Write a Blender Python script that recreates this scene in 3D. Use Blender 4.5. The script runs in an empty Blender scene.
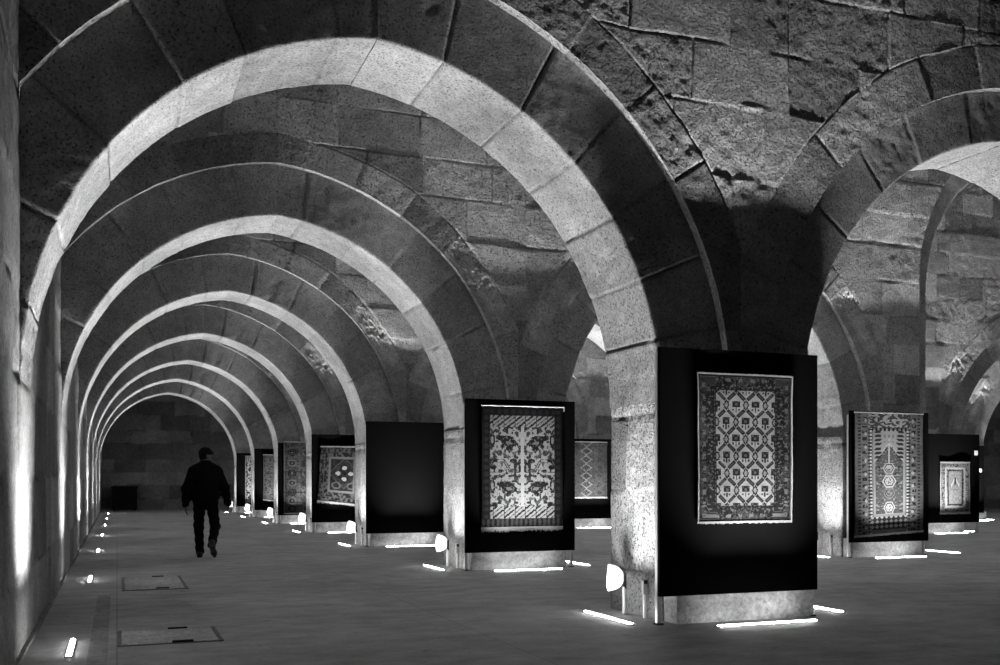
import bpy, math, random
import numpy as np
PI = math.pi
rng = np.random.default_rng(7)
random.seed(7)
SC = bpy.context.scene
COL = SC.collection

# ------------------------------------------------------------------ layout of the place (metres)
HALL_LEFT, HALL_RIGHT, HALL_END = -0.62, 36.9, 45.7
SPAN, PILLAR_W, DEPTH = 5.00, 1.50, 0.96
PITCH_X, PITCH_Y, ROW_FRONT = 6.5, 5.45, 7.56
SPRING, RISE = 1.9, 2.72
WALL_TOP, NAVE_TOP = 6.5, 8.6
RECESS = 0.095
def pillar_x(c): return 4.38 + (PITCH_X - .03 * (c == 2)) * (c - 1)          # left face of pillar in column c (1..)
def lean(x):
    """the second row was set out a hand's width to the right at its first pillar"""
    return np.interp(x, [HALL_LEFT, 4.38, 5.88, 10.85], [0, .085, .085, 0])
def pier_x(r, c): return pillar_x(c) + (.085 if (r, c) == (2, 1) else 0)
def row_y(r): return ROW_FRONT + PITCH_Y * (r - 1)         # front of arcade row r (1..)

# ------------------------------------------------------------------ noise
def hash2(ix, iy, seed):
    n = (ix.astype(np.int64) * 374761393 + iy.astype(np.int64) * 668265263 + seed * 982451653) & 0x7fffffff
    n = ((n ^ (n >> 13)) * 1274126177) & 0x7fffffff
    return ((n ^ (n >> 16)) & 0xffff) / 65535.0
def vnoise(x, y, seed=0):
    ix = np.floor(x); iy = np.floor(y); fx = x - ix; fy = y - iy
    fx = fx * fx * (3 - 2 * fx); fy = fy * fy * (3 - 2 * fy)
    a = hash2(ix, iy, seed); b = hash2(ix + 1, iy, seed); c = hash2(ix, iy + 1, seed); d = hash2(ix + 1, iy + 1, seed)
    return (a * (1 - fx) + b * fx) * (1 - fy) + (c * (1 - fx) + d * fx) * fy
def fbm(x, y, seed=0, oct=4, gain=0.5):
    s = np.zeros_like(x, dtype=float); a = 1.0; t = 0
    for o in range(oct):
        s += a * (vnoise(x * 2 ** o + 17.3 * o, y * 2 ** o - 9.1 * o, seed + o) - 0.5); t += a; a *= gain
    return s / t

# ------------------------------------------------------------------ object helpers
def tag(o, label=None, cat=None, group=None, kind=None):
    if label: o['label'] = label
    if cat: o['category'] = cat
    if group: o['group'] = group
    if kind: o['kind'] = kind
    return o
def link(name, data, parent=None, mat=None):
    o = bpy.data.objects.new(name, data); COL.objects.link(o)
    if parent is not None: o.parent = parent
    if mat is not None and data is not None: data.materials.append(mat)
    return o
def thing(name, label, cat, loc=(0, 0, 0), rotz=0, group=None):
    o = bpy.data.objects.new(name, None); COL.objects.link(o)
    o.empty_display_size = 0.2
    o.location = loc; o.rotation_euler = (0, 0, rotz)
    return tag(o, label, cat, group)
def copy_tree(o, parent=None):
    c = o.copy(); COL.objects.link(c)
    if parent is not None: c.parent = parent
    for ch in list(o.children): copy_tree(ch, c)
    return c

class MB:
    """collects plain shapes into one mesh"""
    def __init__(s): s.v = []; s.f = []; s.sm = []
    def add(s, vs, fs, smooth=False):
        b = len(s.v); s.v += [tuple(map(float, p)) for p in vs]; s.f += [[b + i for i in q] for q in fs]; s.sm += [smooth] * len(fs)
        return s
    def box(s, x0, x1, y0, y1, z0, z1, b=0.0):
        if b <= 0:
            vs = [(x, y, z) for z in (z0, z1) for y in (y0, y1) for x in (x0, x1)]
            return s.add(vs, [(0, 2, 3, 1), (4, 5, 7, 6), (0, 1, 5, 4), (2, 6, 7, 3), (0, 4, 6, 2), (1, 3, 7, 5)])
        # bevelled: stacked rounded outlines
        def ring(i, z):
            xa, xb, ya, yb = x0 + i, x1 - i, y0 + i, y1 - i; c = b
            return [(xa + c, ya, z), (xb - c, ya, z), (xb, ya + c, z), (xb, yb - c, z), (xb - c, yb, z), (xa + c, yb, z), (xa, yb - c, z), (xa, ya + c, z)]
        rs = [ring(b, z0), ring(0, z0 + b), ring(0, z1 - b), ring(b, z1)]
        vs = [p for r in rs for p in r]; fs = [tuple(range(7, -1, -1)), tuple(24 + i for i in range(8))]
        for k in range(3):
            for i in range(8): fs.append((k * 8 + i, k * 8 + (i + 1) % 8, k * 8 + 8 + (i + 1) % 8, k * 8 + 8 + i))
        return s.add(vs, fs)
    def tube(s, pts, rad, n=12, cap=True):
        pts = [np.array(p, float) for p in pts]; m = len(pts)
        rad = [rad] * m if not hasattr(rad, '__len__') else rad
        rs = []
        for i, p in enumerate(pts):
            t = pts[min(i + 1, m - 1)] - pts[max(i - 1, 0)]; t /= np.linalg.norm(t)
            a = np.array((0, 0, 1.0)) if abs(t[2]) < 0.9 else np.array((1.0, 0, 0))
            u = np.cross(a, t); u /= np.linalg.norm(u); w = np.cross(t, u)
            rs.append([p + rad[i] * (math.cos(2 * PI * k / n) * u + math.sin(2 * PI * k / n) * w) for k in range(n)])
        vs = [q for r in rs for q in r]; fs = []
        for i in range(m - 1):
            for k in range(n): fs.append((i * n + k, i * n + (k + 1) % n, (i + 1) * n + (k + 1) % n, (i + 1) * n + k))
        s.add(vs, fs, True)
        if cap: s.add(rs[0], [tuple(range(n - 1, -1, -1))]); s.add(rs[-1], [tuple(range(n))])
        return s
    def build(s, name, mat, parent=None):
        me = bpy.data.meshes.new(name); me.from_pydata(s.v, [], s.f); me.polygons.foreach_set('use_smooth', s.sm); me.update()
        return link(name, me, parent, mat)

class GM:
    """collects regular grids of displaced stone with a tone per vertex"""
    def __init__(s): s.v = []; s.t = []; s.q = []; s.n = 0
    def grid(s, P, tone, flip=False):
        a, b = P.shape[:2]; idx = np.arange(a * b).reshape(a, b) + s.n
        q = np.stack([idx[:-1, :-1], idx[1:, :-1], idx[1:, 1:], idx[:-1, 1:]], -1).reshape(-1, 4)
        if flip: q = q[:, ::-1]
        s.v.append(P.reshape(-1, 3)); s.t.append(np.broadcast_to(tone, (a, b)).reshape(-1)); s.q.append(q); s.n += a * b
        return s
    def mesh(s, name, smooth=True, leaning=False):
        v = np.concatenate(s.v)
        if leaning: v[:, 0] += lean(v[:, 0])
        q = np.concatenate(s.q); t = np.concatenate(s.t)
        me = bpy.data.meshes.new(name)
        me.vertices.add(len(v)); me.vertices.foreach_set('co', v.astype(np.float32).ravel())
        me.loops.add(q.size); me.loops.foreach_set('vertex_index', q.astype(np.int32).ravel())
        me.polygons.add(len(q)); me.polygons.foreach_set('loop_start', np.arange(0, q.size, 4, dtype=np.int32))
        me.update(calc_edges=True)
        me.polygons.foreach_set('use_smooth', np.full(len(q), smooth))
        at = me.attributes.new('tone', 'FLOAT', 'POINT'); at.data.foreach_set('value', t.astype(np.float32))
        me.update()
        return me

# ------------------------------------------------------------------ materials
def new_mat(name):
    m = bpy.data.materials.new(name); m.use_nodes = True
    return m, m.node_tree.nodes, m.node_tree.links, m.node_tree.nodes['Principled BSDF']
def plain(name, g, rough=0.6, metal=0.0, spec=0.3, emit=0.0, var=0.12):
    m, N, L, B = new_mat(name)
    B.inputs['Roughness'].default_value = rough; B.inputs['Metallic'].default_value = metal; B.inputs['Specular IOR Level'].default_value = spec
    tc = N.new('ShaderNodeTexCoord'); no = N.new('ShaderNodeTexNoise'); no.inputs['Scale'].default_value = 9; no.inputs['Detail'].default_value = 4
    L.new(tc.outputs['Object'], no.inputs['Vector'])
    mr = N.new('ShaderNodeMapRange'); mr.inputs[3].default_value = g * (1 - var); mr.inputs[4].default_value = g * (1 + var)
    L.new(no.outputs['Fac'], mr.inputs[0]); L.new(mr.outputs[0], B.inputs['Base Color'])
    if emit:
        B.inputs['Emission Color'].default_value = (1, 1, 1, 1); B.inputs['Emission Strength'].default_value = emit
    return m
def math_node(N, L, op, a, b=None, c=None):
    n = N.new('ShaderNodeMath'); n.operation = op
    for i, v in enumerate((a, b, c)):
        if v is None: continue
        if hasattr(v, 'is_output'): L.new(v, n.inputs[i])
        else: n.inputs[i].default_value = v
    return n.outputs[0]
def stone(name, base, pit=0.5, bump=0.6, grain=38.0, bd=0.02):
    m, N, L, B = new_mat(name)
    B.inputs['Roughness'].default_value = 0.95; B.inputs['Specular IOR Level'].default_value = 0.12
    geo = N.new('ShaderNodeNewGeometry'); pos = geo.outputs['Position']
    at = N.new('ShaderNodeAttribute'); at.attribute_name = 'tone'
    def noise(scale, detail=4, rough=0.55):
        n = N.new('ShaderNodeTexNoise'); n.inputs['Scale'].default_value = scale; n.inputs['Detail'].default_value = detail; n.inputs['Roughness'].default_value = rough
        L.new(pos, n.inputs['Vector']); return n.outputs['Fac']
    big = noise(1.1, 5); mid = noise(7, 5, .65); fine = noise(grain, 4, .7); pits = noise(grain * 1.15, 2.0, .6)
    def rng_(v, a, b, c, d):
        r = N.new('ShaderNodeMapRange'); r.inputs[1].default_value = a; r.inputs[2].default_value = b; r.inputs[3].default_value = c; r.inputs[4].default_value = d
        L.new(v, r.inputs[0]); return r.outputs[0]
    v = math_node(N, L, 'MULTIPLY', at.outputs['Fac'], base)
    v = math_node(N, L, 'MULTIPLY', v, rng_(big, .3, .7, .72, 1.25))
    v = math_node(N, L, 'MULTIPLY', v, rng_(mid, .3, .7, .80, 1.18))
    v = math_node(N, L, 'MULTIPLY', v, rng_(fine, .3, .7, .68, 1.32))
    pm = rng_(pits, .57, .66, 0, 1)
    v = math_node(N, L, 'MULTIPLY', v, rng_(pm, 0, 1, 1, 1 - pit))
    L.new(v, B.inputs['Base Color'])
    h = math_node(N, L, 'MULTIPLY', fine, .55)
    h = math_node(N, L, 'ADD', h, math_node(N, L, 'MULTIPLY', mid, 1.0))
    h = math_node(N, L, 'SUBTRACT', h, math_node(N, L, 'MULTIPLY', pm, pit * .9))
    bp = N.new('ShaderNodeBump'); bp.inputs['Strength'].default_value = bump; bp.inputs['Distance'].default_value = bd
    L.new(h, bp.inputs['Height']); L.new(bp.outputs[0], B.inputs['Normal'])
    return m
M_STONE = stone('pitted_tuff_stone', .26, .62, .8, 36, .024)
M_VAULT = stone('darkened_vault_stone', .07, .3, .5, 20, .02)  # unseen vault coloured extra dark to cut light bouncing onto the arch faces
M_ARCH = stone('dressed_voussoir_stone', .25, .72, .5, 46, .014)
M_PLASTER = stone('limewashed_block_wall', .23, .35, .5, 30, .016)
M_PLINTH = stone('stained_plinth_render', .42, .25, .3, 24, .01)
M_BOARD = plain('black_fabric_board', .0012, .95, 0, .02)
M_METAL = plain('brushed_metal_post', .50, .4, .6)
M_WHITE = plain('white_plastic', .78, .4, 0, .4)
M_DARK = plain('dark_rubber', .02, .7)
M_HOUSING = plain('lamp_housing_grey', .25, .5, .3)
M_DIFF = plain('lit_diffuser', .9, .3, 0, .3, emit=42.0)
M_LENS = plain('lit_lamp_glass', .9, .3, 0, .3, emit=1.3)
M_FRINGE = plain('pale_wool_fringe', .12, .95, 0, .05)
M_COAT = plain('black_coat_cloth', .006, .9, 0, .05)
M_TROUSER = plain('black_trouser_cloth', .006, .9, 0, .05)
M_SHOE = plain('dark_shoe_leather', .012, .5, 0, .3)
M_SOLE = plain('worn_shoe_sole', .06, .8, 0, .1)
M_SKIN = plain('skin', .10, .6, 0, .25)
M_HAIR = plain('dark_cap_wool', .010, .9, 0, .05)
M_CRATE = plain('dark_timber', .010, .8, 0, .1)
M_CARD = plain('white_card', .55, .8, 0, .1)
M_PLATE = stone('concrete_cover_plate', .27, .2, .22, 30, .008)
M_FRAME = plain('iron_frame', .17, .6, .4)
M_SLOT = plain('black_slot', .008, .8)

def floor_material():
    m, N, L, B = new_mat('worn_concrete_floor')
    B.inputs['Roughness'].default_value = .62; B.inputs['Specular IOR Level'].default_value = .28
    geo = N.new('ShaderNodeNewGeometry'); pos = geo.outputs['Position']
    def noise(scale, detail=4, rough=0.55, sx=1, sy=1):
        mp = N.new('ShaderNodeMapping'); mp.inputs['Scale'].default_value = (sx, sy, 1); L.new(pos, mp.inputs['Vector'])
        n = N.new('ShaderNodeTexNoise'); n.inputs['Scale'].default_value = scale; n.inputs['Detail'].default_value = detail; n.inputs['Roughness'].default_value = rough
        L.new(mp.outputs[0], n.inputs['Vector']); return n.outputs['Fac']
    def rng_(v, a, b, c, d):
        r = N.new('ShaderNodeMapRange'); r.inputs[1].default_value = a; r.inputs[2].default_value = b; r.inputs[3].default_value = c; r.inputs[4].default_value = d
        L.new(v, r.inputs[0]); return r.outputs[0]
    big = noise(.55, 5, .6); mid = noise(2.6, 6, .65, 1, 1.6); fine = noise(26, 5, .7)
    spots = noise(5.5, 3, .5)
    br = N.new('ShaderNodeTexBrick'); L.new(pos, br.inputs['Vector'])
    br.inputs['Scale'].default_value = 1.0; br.inputs['Brick Width'].default_value = 2.7; br.inputs['Row Height'].default_value = 2.725
    br.inputs['Mortar Size'].default_value = .006; br.inputs['Mortar Smooth'].default_value = .3; br.offset = 0
    br.inputs['Color1'].default_value = (1, 1, 1, 1); br.inputs['Color2'].default_value = (.93, .93, .93, 1); br.inputs['Mortar'].default_value = (.6, .6, .6, 1)
    v = math_node(N, L, 'MULTIPLY', rng_(big, .3, .7, .74, 1.2), .46)
    v = math_node(N, L, 'MULTIPLY', v, rng_(mid, .3, .7, .72, 1.25))
    v = math_node(N, L, 'MULTIPLY', v, rng_(fine, .3, .7, .88, 1.12))
    v = math_node(N, L, 'MULTIPLY', v, rng_(spots, .66, .74, 1, .62))
    v = math_node(N, L, 'MULTIPLY', v, br.outputs['Color'])
    L.new(v, B.inputs['Base Color'])
    h = math_node(N, L, 'ADD', math_node(N, L, 'MULTIPLY', fine, .35), mid)
    bp = N.new('ShaderNodeBump'); bp.inputs['Strength'].default_value = .35; bp.inputs['Distance'].default_value = .012
    L.new(h, bp.inputs['Height']); L.new(bp.outputs[0], B.inputs['Normal'])
    return m
M_FLOOR = floor_material()
def knot_material():
    m, N, L, B = new_mat('knotted_wool')
    B.inputs['Roughness'].default_value = .95; B.inputs['Specular IOR Level'].default_value = .05
    at = N.new('ShaderNodeAttribute'); at.attribute_name = 'knot'
    tc = N.new('ShaderNodeTexCoord'); no = N.new('ShaderNodeTexNoise'); no.inputs['Scale'].default_value = 160; no.inputs['Detail'].default_value = 3
    L.new(tc.outputs['Object'], no.inputs['Vector'])
    mr = N.new('ShaderNodeMapRange'); mr.inputs[3].default_value = .7; mr.inputs[4].default_value = 1.3; L.new(no.outputs['Fac'], mr.inputs[0])
    v = math_node(N, L, 'MULTIPLY', math_node(N, L, 'MULTIPLY', at.outputs['Fac'], mr.outputs[0]), .14); L.new(v, B.inputs['Base Color'])
    bp = N.new('ShaderNodeBump'); bp.inputs['Strength'].default_value = .3; bp.inputs['Distance'].default_value = .004
    L.new(no.outputs['Fac'], bp.inputs['Height']); L.new(bp.outputs[0], B.inputs['Normal'])
    return m
M_KNOT = knot_material()

# ------------------------------------------------------------------ masonry bond: courses of blocks
class Bond:
    def __init__(s, seed, z0, z1, x0, x1, hmin, hmax, lmin, lmax, heights=None):
        r = np.random.default_rng(seed); zs = [z0]
        if heights: zs = list(heights)
        while zs[-1] < z1: zs.append(zs[-1] + r.uniform(hmin, hmax))
        s.zs = np.array(zs); s.rows = []
        for k in range(len(zs)):
            xs = [x0 - r.uniform(0, lmax)]
            while xs[-1] < x1 + lmax: xs.append(xs[-1] + r.uniform(lmin, lmax))
            s.rows.append(np.array(xs))
        s.seed = seed
    def look(s, x, z, warp=.035):
        xw = x + warp * 2 * fbm(x * 1.7, z * 1.7, s.seed + 50, 3); zw = z + warp * 2 * fbm(x * 1.3 + 40, z * 1.7, s.seed + 51, 3)
        k = np.clip(np.searchsorted(s.zs, zw) - 1, 0, len(s.zs) - 2)
        jd = np.minimum(zw - s.zs[k], s.zs[k + 1] - zw); ids = np.zeros(x.shape, int)
        for c in np.unique(k):
            m = k == c; xs = s.rows[c]; i = np.clip(np.searchsorted(xs, xw[m]) - 1, 0, len(xs) - 2)
            ids[m] = c * 97 + i; jd[m] = np.minimum(jd[m], np.minimum(xw[m] - xs[i], xs[i + 1] - xw[m]))
        return ids, np.abs(jd)
def relief(ids, jd, x, z, seed, off=.014, rough=.010, groove=.016, width=.012, lo=-.55, dirt=.5, tv=.84):
    h = hash2(ids, ids * 3 + 11, seed); g = hash2(ids, ids * 7 + 5, seed + 1); t = hash2(ids, ids * 5 + 3, seed + 2)
    pecked = .35 + 1.5 * g * g
    d = (h - .5) * 2 * off + rough * 2.2 * pecked * fbm(x * 9, z * 9, seed + 3, 4, .6) + .004 * 2 * fbm(x * 1.6, z * 1.6, seed + 9, 3)
    fill = vnoise(x * 2.3, z * 2.3, seed + 4)
    j = np.exp(-(jd / width) ** 2)
    d = d - groove * j * np.clip(1.7 - 2.4 * fill, lo, 1)
    tone = (1.02 - tv / 2 + tv * t) * (1 - dirt * j * np.clip(1.7 - 2.4 * fill, max(lo, -1.1), 1))
    return d, tone

# ------------------------------------------------------------------ the arch curve (two centred, slightly pointed)
class Arch:
    def __init__(s, x0, span, spring, rise, t, hood):
        s.x0, s.span, s.z0, s.t, s.hood = x0, span, spring, t, hood
        a = span / 2; s.R = (rise * rise + a * a) / (2 * a); s.ax = x0 + a
        s.cl = x0 + s.R; s.cr = x0 + span - s.R                      # centres of the left and of the right arc
        s.th = math.atan2(rise, s.R - a)                             # angle at the apex measured from the springing
        s.th = math.acos((s.R - a) / s.R)
    def curve(s, d, n):
        """points of the curve offset outward by d, left springing to right springing; returns x, z, nx, nz, arc"""
        R = s.R + d; ap = math.acos((s.R - s.span / 2) / R)
        h = np.linspace(0, ap, n)
        xl = s.cl - R * np.cos(h); zl = s.z0 + R * np.sin(h)
        xr = s.cr + R * np.cos(h[::-1]); zr = s.z0 + R * np.sin(h[::-1])
        return np.concatenate([xl, xr[1:]]), np.concatenate([zl, zr[1:]])
    def polar(s, x, z):
        left = x < s.ax
        cx = np.where(left, s.cl, s.cr); dx = x - cx; dz = z - s.z0
        r = np.hypot(dx, dz) - s.R; an = np.arctan2(dz, np.abs(dx))
        return r, an, left

# ------------------------------------------------------------------ spandrel wall of one arcade row (local y 0 = front of the rings)
def spandrel(gm, arch, xa, xb, top, seed, bond, dz, broken=0.0, clip=None):
    n = max(40, int(2 * (arch.R + arch.t) * 1.45 / dz / 2))
    ex, ez = arch.curve(arch.t, n)
    ex = ex + 0; wob = .02 * fbm(ex * 2.0 + ez, ez * 2.0, seed + 70, 3); ez = ez + wob
    if clip is not None:
        k = ex >= clip; ex, ez = ex[k], ez[k]
        ex = np.concatenate([[clip], ex]); ez = np.concatenate([[ez[0] - .1], ez])
    cols = []
    if xa < ex[0] - .01:
        m = max(4, int((ex[0] - xa) / dz)); x = np.linspace(xa, ex[0], m); cols.append((x, np.full(m, SPRING), xa))
    cols.append((ex, ez, None))
    if xb > ex[-1] + .01:
        m = max(4, int((xb - ex[-1]) / dz)); x = np.linspace(ex[-1], xb, m); cols.append((x, np.full(m, SPRING), xb))
    rows = int((top - SPRING) / dz / 1.25)
    tt = np.linspace(0, 1, rows) ** 1.15
    for x, zb, _ in cols:
        X = np.repeat(x[:, None], rows, 1); Z = zb[:, None] + (top - zb)[:, None] * tt[None, :]
        ids, jd = bond.look(X, Z)
        if arch.hood > 0:
            r, an, left = arch.polar(X, Z)
            lim = arch.hood + .05 * fbm(X * 1.2, Z * 1.2, seed + 31, 3)
            inh = (r < lim) & (Z > arch.z0)
            seg = an * (arch.R + .8) / .72 + np.where(left, .35, .1); k = np.floor(seg); fr = np.minimum(seg - k, 1 - seg + k) * .72
            ids = np.where(inh, (k + np.where(left, 4000, 5000)).astype(int), ids)
            jd = np.where(inh, np.minimum(fr, np.abs(r - lim)), np.minimum(jd, np.where(Z > arch.z0, np.abs(r - lim), 9)))
        d, tone = relief(ids, jd, X, Z, seed, .0065, .006, .012, .008)
        if broken and arch.hood > 0:
            w = np.clip(1 - np.abs(an - .58) / .27, 0, 1) * np.clip(1 - np.abs(r - .85 * arch.hood) / .26, 0, 1)
            w = np.clip(2.6 * w + 1.8 * fbm(X * 3, Z * 3, seed + 41, 3) - .5, 0, 1) * (w > 0)
            d = d - w * broken * (.15 + 2.6 * np.abs(fbm(X * 9, Z * 9, seed + 44, 5, .75))); tone = tone * (1 + .7 * w)
        edge = np.zeros_like(d)
        P = np.stack([X, -RECESS - d, Z], -1)
        # the first rows roll over the arris so that the edge of the facing shows its thickness
        gm.grid(P, tone, flip=False)
        u = np.linspace(0, 1, 6)[None, :]
        yb = (-RECESS - d[:, 0])[:, None] * (1 - u) + (.34 if arch.hood == 0 else .03) * u
        Q = np.stack([np.repeat(x[:, None], 6, 1), yb, np.repeat(zb[:, None], 6, 1) + .006 * fbm(x[:, None] * 9 + u, u * 9, seed + 5, 3)], -1)
        gm.grid(Q, tone[:, :1] * np.ones((1, 6)), flip=True)
        # rear facing, plain
        B = np.stack([np.repeat(x[:, None], 2, 1), np.full((len(x), 2), DEPTH + RECESS), np.stack([zb, np.full(len(x), top)], 1)], -1)
        gm.grid(B, .95, flip=True)
        C = np.stack([np.repeat(x[:, None], 2, 1), np.stack([np.full(len(x), DEPTH - .03), np.full(len(x), DEPTH + RECESS)], 1), np.repeat(zb[:, None], 2, 1)], -1)
        gm.grid(C, .95, flip=True)
        T = np.stack([np.repeat(x[:, None], 2, 1), np.stack([np.full(len(x), -RECESS), np.full(len(x), DEPTH + RECESS)], 1), np.full((len(x), 2), top)], -1)
        gm.grid(T, .95)
    return gm

def arch_of(c):
    if c == 2: return Arch(pillar_x(2) + PILLAR_W + .50, SPAN - 1.0, 4.5, 2.30, .50, 0)
    x0 = HALL_LEFT if c == 0 else pillar_x(c) + PILLAR_W
    return Arch(x0, SPAN, SPRING, RISE, .65 if c == 0 else .50, 1.02 if c == 0 else .92)
def row_wall(ncols, seed, dz, broken, leaning=False):
    gm = GM()
    bond = Bond(seed, SPRING, 9, -1, 40, .40, .62, .62, 1.25)
    for c in range(ncols):
        xa = HALL_LEFT if c == 0 else pillar_x(c) + PILLAR_W / 2
        xb = min(pillar_x(c + 1) + PILLAR_W / 2, HALL_RIGHT)
        spandrel(gm, arch_of(c), xa, xb, NAVE_TOP if c >= 2 else WALL_TOP, seed, bond, dz, broken, HALL_LEFT if c == 0 else None)
    return gm.mesh('wall_arcade', True, leaning)

# ------------------------------------------------------------------ ring of voussoirs
def ring_mesh(a, seed, da, jamb=0.0, clip=None, leaning=False):
    n = max(30, int(a.R * a.th / da))
    ap = a.th
    # section: front outer -> front inner -> soffit -> rear inner -> rear outer, as (offset d, y)
    k1 = max(6, int(a.t / da)); k2 = max(8, int(DEPTH / da)); ch = .014
    sec = [(a.t + .03 - (a.t + .03 - ch) * i / k1, 0.0, 0) for i in range(k1 + 1)] + [(0.004, .004, 2)] + \
          [(0.0, ch + (DEPTH - 2 * ch) * i / k2, 1) for i in range(k2 + 1)] + [(.004, DEPTH - .004, 2)] + [(ch + (a.t + .03 - ch) * i / 5, DEPTH, 3) for i in range(6)]
    D = np.array([q[0] for q in sec]); Y = np.array([q[1] for q in sec]); K = np.array([q[2] for q in sec])
    gm = GM()
    for side in (-1, 1):
        lo = -jamb / a.R
        h = np.concatenate([np.linspace(lo, 0, max(3, int(jamb / da)))[:-1] if jamb > 0 else np.zeros(0), np.linspace(0, ap, n)])
        R = a.R + D[None, :]
        H = np.repeat(h[:, None], len(D), 1)
        # keep both halves meeting on the axis whatever the offset
        apD = np.arccos(np.clip((a.R - a.span / 2) / R, -1, 1)); H = np.where(H > 0, H * apD / ap, H)
        arc = np.repeat((h * a.R)[:, None], len(D), 1)
        r_ = np.random.default_rng(seed + side)
        L = a.R * ap; js = [-jamb - .3, .53] if jamb == 0 else [-jamb - .3]
        while js[-1] < L - .75: js.append(js[-1] + r_.uniform(.5, .74))
        js.append(L + .28)
        js = np.array(js)
        aw = arc + .03 * fbm(D[None, :] * 2 + arc * 0 + Y[None, :] * 2, arc * .7, seed + 20, 3) * (K[None, :] != 2)
        vi = np.clip(np.searchsorted(js, aw) - 1, 0, len(js) - 2); jd = np.minimum(aw - js[vi], js[vi + 1] - aw)
        ids = vi + (100 if side < 0 else 200)
        s2 = np.where(K[None, :] == 0, D[None, :], 0) + np.where(K[None, :] == 1, Y[None, :] + 3, 0) + 0 * arc
        d, tone = relief(ids, jd, s2 * 1.0 + 0 * arc, arc, seed, .006, .006, .018, .0085, .5, .72, .34)
        d = d - .02 * np.clip(fbm(s2 * 3, arc * 3, seed + 33, 4, .65) - .18, 0, 1) / .3
        if clip: pass
        dirR = np.where(K == 1, -1.0, np.where(K == 2, -.7, 0))[None, :]
        dirY = np.where(K == 0, -1.0, np.where(K == 2, np.where(Y < .4, -.7, .7), np.where(K == 3, 1.0, 0)))[None, :]
        RR = R + dirR * d
        cz = np.where(H >= 0, np.sin(H) * RR, arc)
        cx = np.where(H >= 0, np.cos(H) * RR, RR)
        X = (a.cl - cx) if side < 0 else (a.cr + cx)
        if clip is not None: X = np.maximum(X, clip)
        P = np.stack([X, Y[None, :] + dirY * d, a.z0 + cz], -1)
        gm.grid(P, tone, flip=(side > 0))
    return gm.mesh('stone_arch', True, leaning)

# ------------------------------------------------------------------ pillar shaft
def shaft_mesh(seed, da):
    W, Dp, H = PILLAR_W, DEPTH, SPRING + .03; c = .02
    path = [];
    def seg(p, q, nrm):
        L = math.hypot(q[0] - p[0], q[1] - p[1]); k = max(2, int(L / da))
        for i in range(k + 1): path.append((p[0] + (q[0] - p[0]) * i / k, p[1] + (q[1] - p[1]) * i / k, *nrm))
    seg((c, 0), (W - c, 0), (0, -1)); seg((W, c), (W, Dp - c), (1, 0)); seg((W - c, Dp), (c, Dp), (0, 1)); seg((0, Dp - c), (0, c), (-1, 0))
    path.append(path[0]); A = np.array(path)
    s = np.concatenate([[0], np.cumsum(np.hypot(np.diff(A[:, 0]), np.diff(A[:, 1])))])
    z = np.linspace(-.01, H, int(H / da)); S = np.repeat(s[:, None], len(z), 1); Zg = np.repeat(z[None, :], len(s), 0)
    bond = Bond(seed, 0, H, -1, 8, .5, .7, .8, 1.4, heights=[-.3, .40, 1.12, 1.80, 2.6])
    ids, jd = bond.look(S, Zg, .02); d, tone = relief(ids, jd, S, Zg, seed, .008, .010, .016, .010)
    d[-1] = d[0]; tone[-1] = tone[0]
    P = np.stack([A[:, 0][:, None] + A[:, 2][:, None] * d, A[:, 1][:, None] + A[:, 3][:, None] * d, Zg], -1)
    gm = GM().grid(P, tone)
    # lid under the arch springers
    gm.grid(np.array([[[0, 0, H], [0, Dp, H]], [[W, 0, H], [W, Dp, H]]], float), 1.0)
    return gm.mesh('shaft')
def plinth_mesh(seed):
    gm = GM(); W = 1.40; h = .30
    x = np.linspace(0, W, 60); z = np.linspace(0, h, 20); X, Z = np.meshgrid(x, z, indexing='ij')
    d = .008 * 2 * fbm(X * 5, Z * 5, seed, 4) + .006 * fbm(X * 20, Z * 20, seed + 1, 3)
    t = 1.0 + 1.1 * fbm(X * 4, Z * 6, seed + 2, 4) - .3 * np.clip(1 - Z / .05, 0, 1) * vnoise(X * 6, Z, seed)
    gm.grid(np.stack([X, -d, Z], -1), t)
    dy = .22
    gm.grid(np.array([[[0, 0, h], [0, dy, h]], [[W, 0, h], [W, dy, h]]], float), 1.0)
    gm.grid(np.array([[[0, dy, 0], [0, dy, h]], [[0, 0, 0], [0, 0, h]]], float), 1.0)
    gm.grid(np.array([[[W, 0, 0], [W, 0, h]], [[W, dy, 0], [W, dy, h]]], float), 1.0)
    return gm.mesh('plinth')

# ================================================================== THE SETTING
NROWS = 7
far_cols = {1: 3, 2: 3, 3: 4, 4: 5, 5: 5, 6: 5, 7: 5}
near_wall = row_wall(3, 100, .016, 0.0); second_wall = row_wall(3, 300, .022, .07, True); far_wall = row_wall(5, 300, .034, .07)
for r in range(1, NROWS + 1):
    o = link('wall_arcade', near_wall if r == 1 else second_wall if r == 2 else far_wall); o.location = (0, row_y(r), 0); tag(o, kind='structure')
    if r <= 3: o.data.materials.append(M_STONE)

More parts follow.
